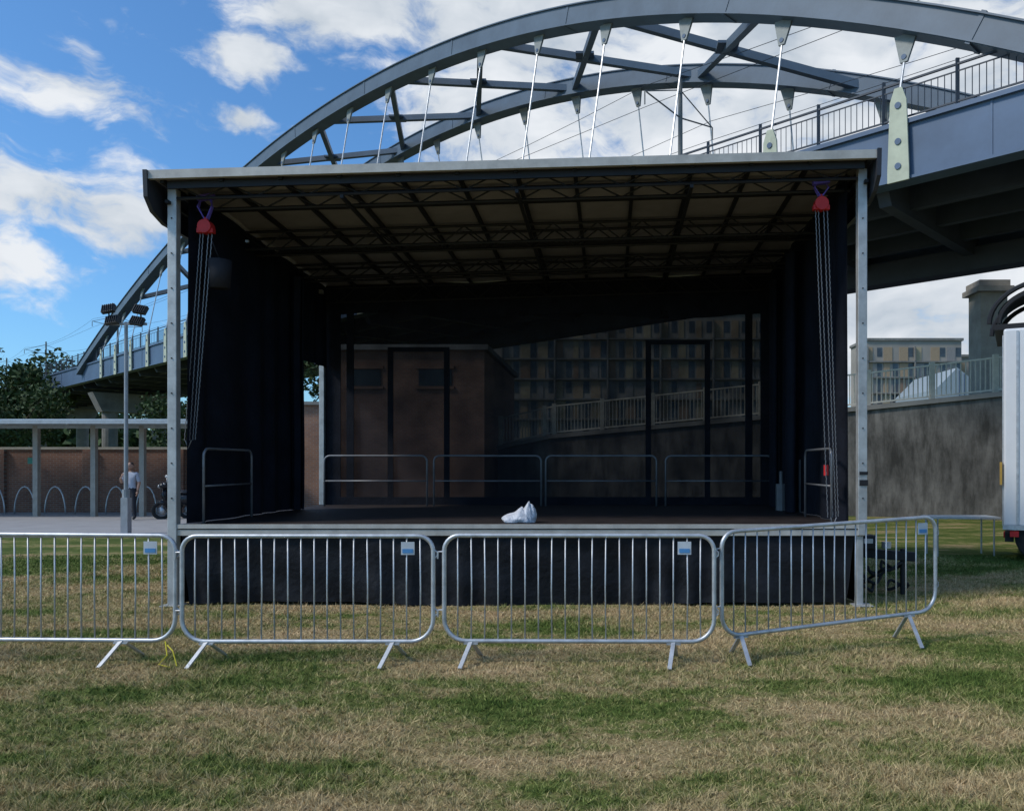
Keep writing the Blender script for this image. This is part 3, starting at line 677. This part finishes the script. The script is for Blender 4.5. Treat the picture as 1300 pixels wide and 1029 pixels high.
# ---------------------------------------------------------------- person
def skin_mesh(pts,edges,rad,root=0,sub=2):
    me=bpy.data.meshes.new('t'); me.from_pydata(pts,edges,[]); o=bpy.data.objects.new('t',me); COL.objects.link(o)
    sk=o.modifiers.new('s','SKIN'); sk.use_smooth_shade=True
    for i,r in enumerate(rad):
        me.skin_vertices[0].data[i].radius=r
    me.skin_vertices[0].data[root].use_root=True
    sb=o.modifiers.new('b','SUBSURF'); sb.levels=sub; sb.render_levels=sub
    dg=bpy.context.evaluated_depsgraph_get(); dg.update(); ne=bpy.data.meshes.new_from_object(o.evaluated_get(dg)); bpy.data.objects.remove(o); return ne
def person(x,y):
    E=empty('person',(x,y,.012))
    skin=mat('skin',(.42,.24,.17),.6,0,.05); tee=mat('tshirt',(.42,.44,.50),.85,0,.12,9); tr=mat('trousers',(.02,.022,.03),.85); sh=mat('shoes',(.03,.03,.03),.6); hr=mat('hair',(.06,.04,.03),.8)
    pts=[(0,0,.96),(0,0,1.08),(0,.01,1.22),(0,.01,1.38),(0,.0,1.46),(0,-.01,1.55),
     (.1,0,.9),(.11,-.02,.5),(.12,.02,.09),(.14,-.12,.04),(-.1,0,.9),(-.11,-.02,.5),(-.13,.02,.09),(-.17,-.11,.04),
     (.19,.01,1.41),(.25,.03,1.13),(.24,-.05,.89),(-.19,.01,1.41),(-.26,-.03,1.14),(-.17,-.22,1.30)]
    ed=[(0,1),(1,2),(2,3),(3,4),(4,5),(0,6),(6,7),(7,8),(8,9),(0,10),(10,11),(11,12),(12,13),(3,14),(14,15),(15,16),(3,17),(17,18),(18,19)]
    rad=[(.15,.11),(.15,.11),(.16,.11),(.165,.11),(.09,.075),(.055,.058),(.095,.10),(.062,.068),(.05,.05),(.045,.035),(.095,.10),(.062,.068),(.05,.05),(.045,.035),(.065,.065),(.05,.05),(.028,.03),(.065,.065),(.05,.05),(.028,.03)]
    me=skin_mesh(pts,ed,rad); me.materials.clear()
    for q in(skin,tee,tr,sh): me.materials.append(q)
    for p in me.polygons:
        c=p.center
        if c.z<.09: k=3
        elif c.z<.98 and abs(c.x)<.215: k=2
        elif c.z>1.475: k=0
        elif abs(c.x)>.2 and c.z<1.17: k=0
        elif c.x<-.12 and c.y<-.08: k=0
        else: k=1
        p.material_index=k; p.use_smooth=True
    o=bpy.data.objects.new('body',me); COL.objects.link(o); o.parent=E
    m=M()
    def hf(d): return 1-.12*max(0,-d.z)*(1 if d.y<.2 else 1.3)+(.13 if abs(d.x)<.2 and d.y<-.75 and -.25<d.z<.1 else 0)
    m.ell((0,-.015,1.655),(.076,.095,.118),20,16,hf); 
    for s_ in(-1,1): m.ell((.076*s_,.0,1.65),(.014,.025,.034),8,6)
    o=m.obj('head',skin,E,smooth=True)
    m=M(); m.ell((0,.008,1.685),(.083,.098,.1),18,12,lambda d:1 if (d.z>.2 or d.y>.15) else .82); m.obj('hair',hr,E,smooth=True)
    m=M()
    for s_ in(-1,1): m.ell((.03*s_,-.1,1.665),(.012,.008,.007),8,6)
    m.obj('eyes',rubber,E); m=M(); m.ell((0,-.098,1.592),(.024,.008,.006),8,6); m.obj('mouth',mat('lips',(.3,.12,.1),.6),E)
    for nm,wr,dr,sd_ in(('hand_left',V((.24,-.05,.89)),V((0,-.12,-1)),V((0,-1,0))),('hand_right',V((-.17,-.22,1.30)),V((.5,.15,.9)),V((1,0,-.4)))):
        dr=dr.normalized(); sd_=(sd_-dr*sd_.dot(dr)).normalized(); nn=dr.cross(sd_)
        P_=[wr,wr+dr*.05,wr+dr*.085]; E_=[(0,1),(1,2)]; R_=[(.026,.02),(.036,.018),(.036,.016)]
        for f,ln in zip((-1.5,-.5,.5,1.5),(.055,.07,.078,.068)):
            b=len(P_); P_+= [wr+dr*.092+sd_*.018*f, wr+dr*(.092+ln*.55)+sd_*.02*f+nn*.008, wr+dr*(.092+ln*.95)+sd_*.02*f+nn*.03]; E_+=[(2,b),(b,b+1),(b+1,b+2)]; R_+=[(.009,.009),(.008,.008),(.007,.007)]
        b=len(P_); P_+=[wr+dr*.045+sd_*.04,wr+dr*.08+sd_*.06+nn*.02]; E_+=[(1,b),(b,b+1)]; R_+=[(.011,.011),(.009,.009)]
        hm=skin_mesh(P_,E_,R_,1,1); hm.materials.clear(); hm.materials.append(skin); ho=bpy.data.objects.new(nm,hm); COL.objects.link(ho); ho.parent=E
    return E
person(-14.72,24.2)

# ---------------------------------------------------------------- box truck
TK=empty('box_truck'); x0,x1,y0,y1=0,5.5,0,2.4
TK.location=(6.95,13.9,0); TK.rotation_euler=(0,0,math.radians(-27.5))
m=M(); m.mm((x0,y0,.62),(x1,y1,4.1)); m.obj('box_body',white,TK,bevel=.04)
m=M()
for x in(x0+.2,x0+1.3,x0+2.4,x0+3.6): m.mm((x,y0-.02,.66),(x+.04,y0-.003,4.05))
m.mm((x0-.012,y0-.025,.56),(x1,y0-.004,.64)); m.mm((x0-.02,y0+.1,.62),(x0-.004,y0+.16,4.0)); m.mm((x0-.02,y0+1.2,.62),(x0-.004,y0+1.26,4.0)); m.obj('panel_trim',galv,TK)
m=M(); m.mm((x0+.2,y0+.5,.42),(x1+1,y1-.5,.6)); m.mm((x0+.02,y0+.1,.34),(x0+.16,y1-.1,.5)); m.obj('chassis',black_steel,TK)
m=M(); 
for x in(.62,4.0,6.6):
    for yy in(y0+.05,y1-.35): m.tube([(x,yy,.45),(x,yy+.3,.45)],.45,22)
m.obj('tyres',rubber,TK,bevel=.03)
m=M()
for x in(.62,4.0,6.6): m.tube([(x,y0+.03,.45),(x,y0+.06,.45)],.24,18)
m.obj('wheel_rims',galv,TK)
m=M(); m.mm((x0+.1,y0-.02,.44),(x0+.24,y0+.04,.54)); m.mm((x0-.004,y0+.2,.4),(x0+.017,y0+.5,.5)); m.obj('tail_lights',red,TK)
m=M(); m.mm((x0-.06,y0-.02,1.35),(x0-.02,y0+.12,1.75)); m.obj('marker_board',mat('orange_marker',(.5,.3,.06),.6),TK)
m=M(); m.prism([(5.6,y0+.05,.6),(7.5,y0+.05,.6),(7.5,y0+.05,1.7),(7.1,y0+.05,2.9),(5.6,y0+.05,2.9)],(0,2.3,0)); m.obj('cab',white,TK,bevel=.05)
m=M(); m.prism([(6.1,y0+.03,1.75),(7.3,y0+.03,1.75),(7.0,y0+.03,2.6),(6.1,y0+.03,2.6)],(0,.015,0)); m.obj('cab_window',mat('glass_dark',(.02,.025,.03),.08),TK)
m=M()
for yy in(y0+.15,y0+1.6):
    for r_ in(.0,.16): m.tube([(x0+.72-(.95-r_)*math.cos(a),yy,4.22+(.72-r_)*math.sin(a)) for a in np.linspace(0,math.pi,20)],.045,7)
m.grid(lambda u,v:(x0+.75-.9*math.cos(.35+u*2.4),y0+.2+v*1.4,4.2+.66*math.sin(.35+u*2.4)),20,2); m.mm((x0-.15,y0+.1,4.102),(x0+1.8,y1-.1,4.2))
m.obj('roof_cover_frame',black_steel,TK,smooth=False)

FT=empty('folding_table'); m=M(); m.mm((6.0,14.6,.70),(7.25,15.2,.735)); m.obj('top',mat('table_top',(.5,.5,.48),.5),FT)
m=M()
for x in(6.1,7.15):
    for yy in(14.65,15.15): m.tube([(x,yy,0),(x,yy,.70)],.015,6)
m.obj('legs',galv,FT)
m=M()
for i in range(5):
    cx,cy=3.35+.12*i,10.4+.1*(i%3)
    m.tube([(cx+(.13+.02*math.sin(3*a+i))*math.cos(a),cy+.13*math.sin(a),.1+.09*i*(i<4)+.05*math.sin(a*2+i)) for a in np.linspace(0,6.28,24)[:-1]],.02,6,closed=True)
m.obj('coiled_cable',rubber,None,smooth=True)
OJ=empty('trailer_drawbar'); m=M(); m.beam((3.05,10.6,.55),(4.0,10.3,.5),.1,.12); m.tube([(3.85,10.35,.0),(3.85,10.35,.6)],.035,8); m.box((3.35,10.5,.68),(.35,.25,.18)); m.obj('beam_and_jack',black_steel,OJ,bevel=.01); m=M(); m.tube([(3.6,10.25,.62),(3.6,10.25,.70)],.06,10); m.box((3.4,10.36,.7),(.12,.02,.06)); m.obj('fittings',alu,OJ)
SA=empty('access_stairs'); m=M()
for i in range(4): m.mm((-6.9+.3*i,13.0,.2+.2*i),(-6.62+.3*i,13.9,.235+.2*i))
for yy in(12.98,13.92):
    m.beam((-7.0,yy,.1),(-5.7,yy,.97),.03,.12)
    m.tube([(-6.95,yy,.1),(-6.95,yy,1.1),(-5.75,yy,1.95),(-5.6,yy,1.95),(-5.6,yy,1.0)],.02,7); m.tube([(-6.95,yy,.6),(-5.6,yy,1.45)],.015,6)
    m.tube([(-5.75,yy,.0),(-5.75,yy,.98)],.025,6)
m.obj('treads_and_rails',galv,SA)
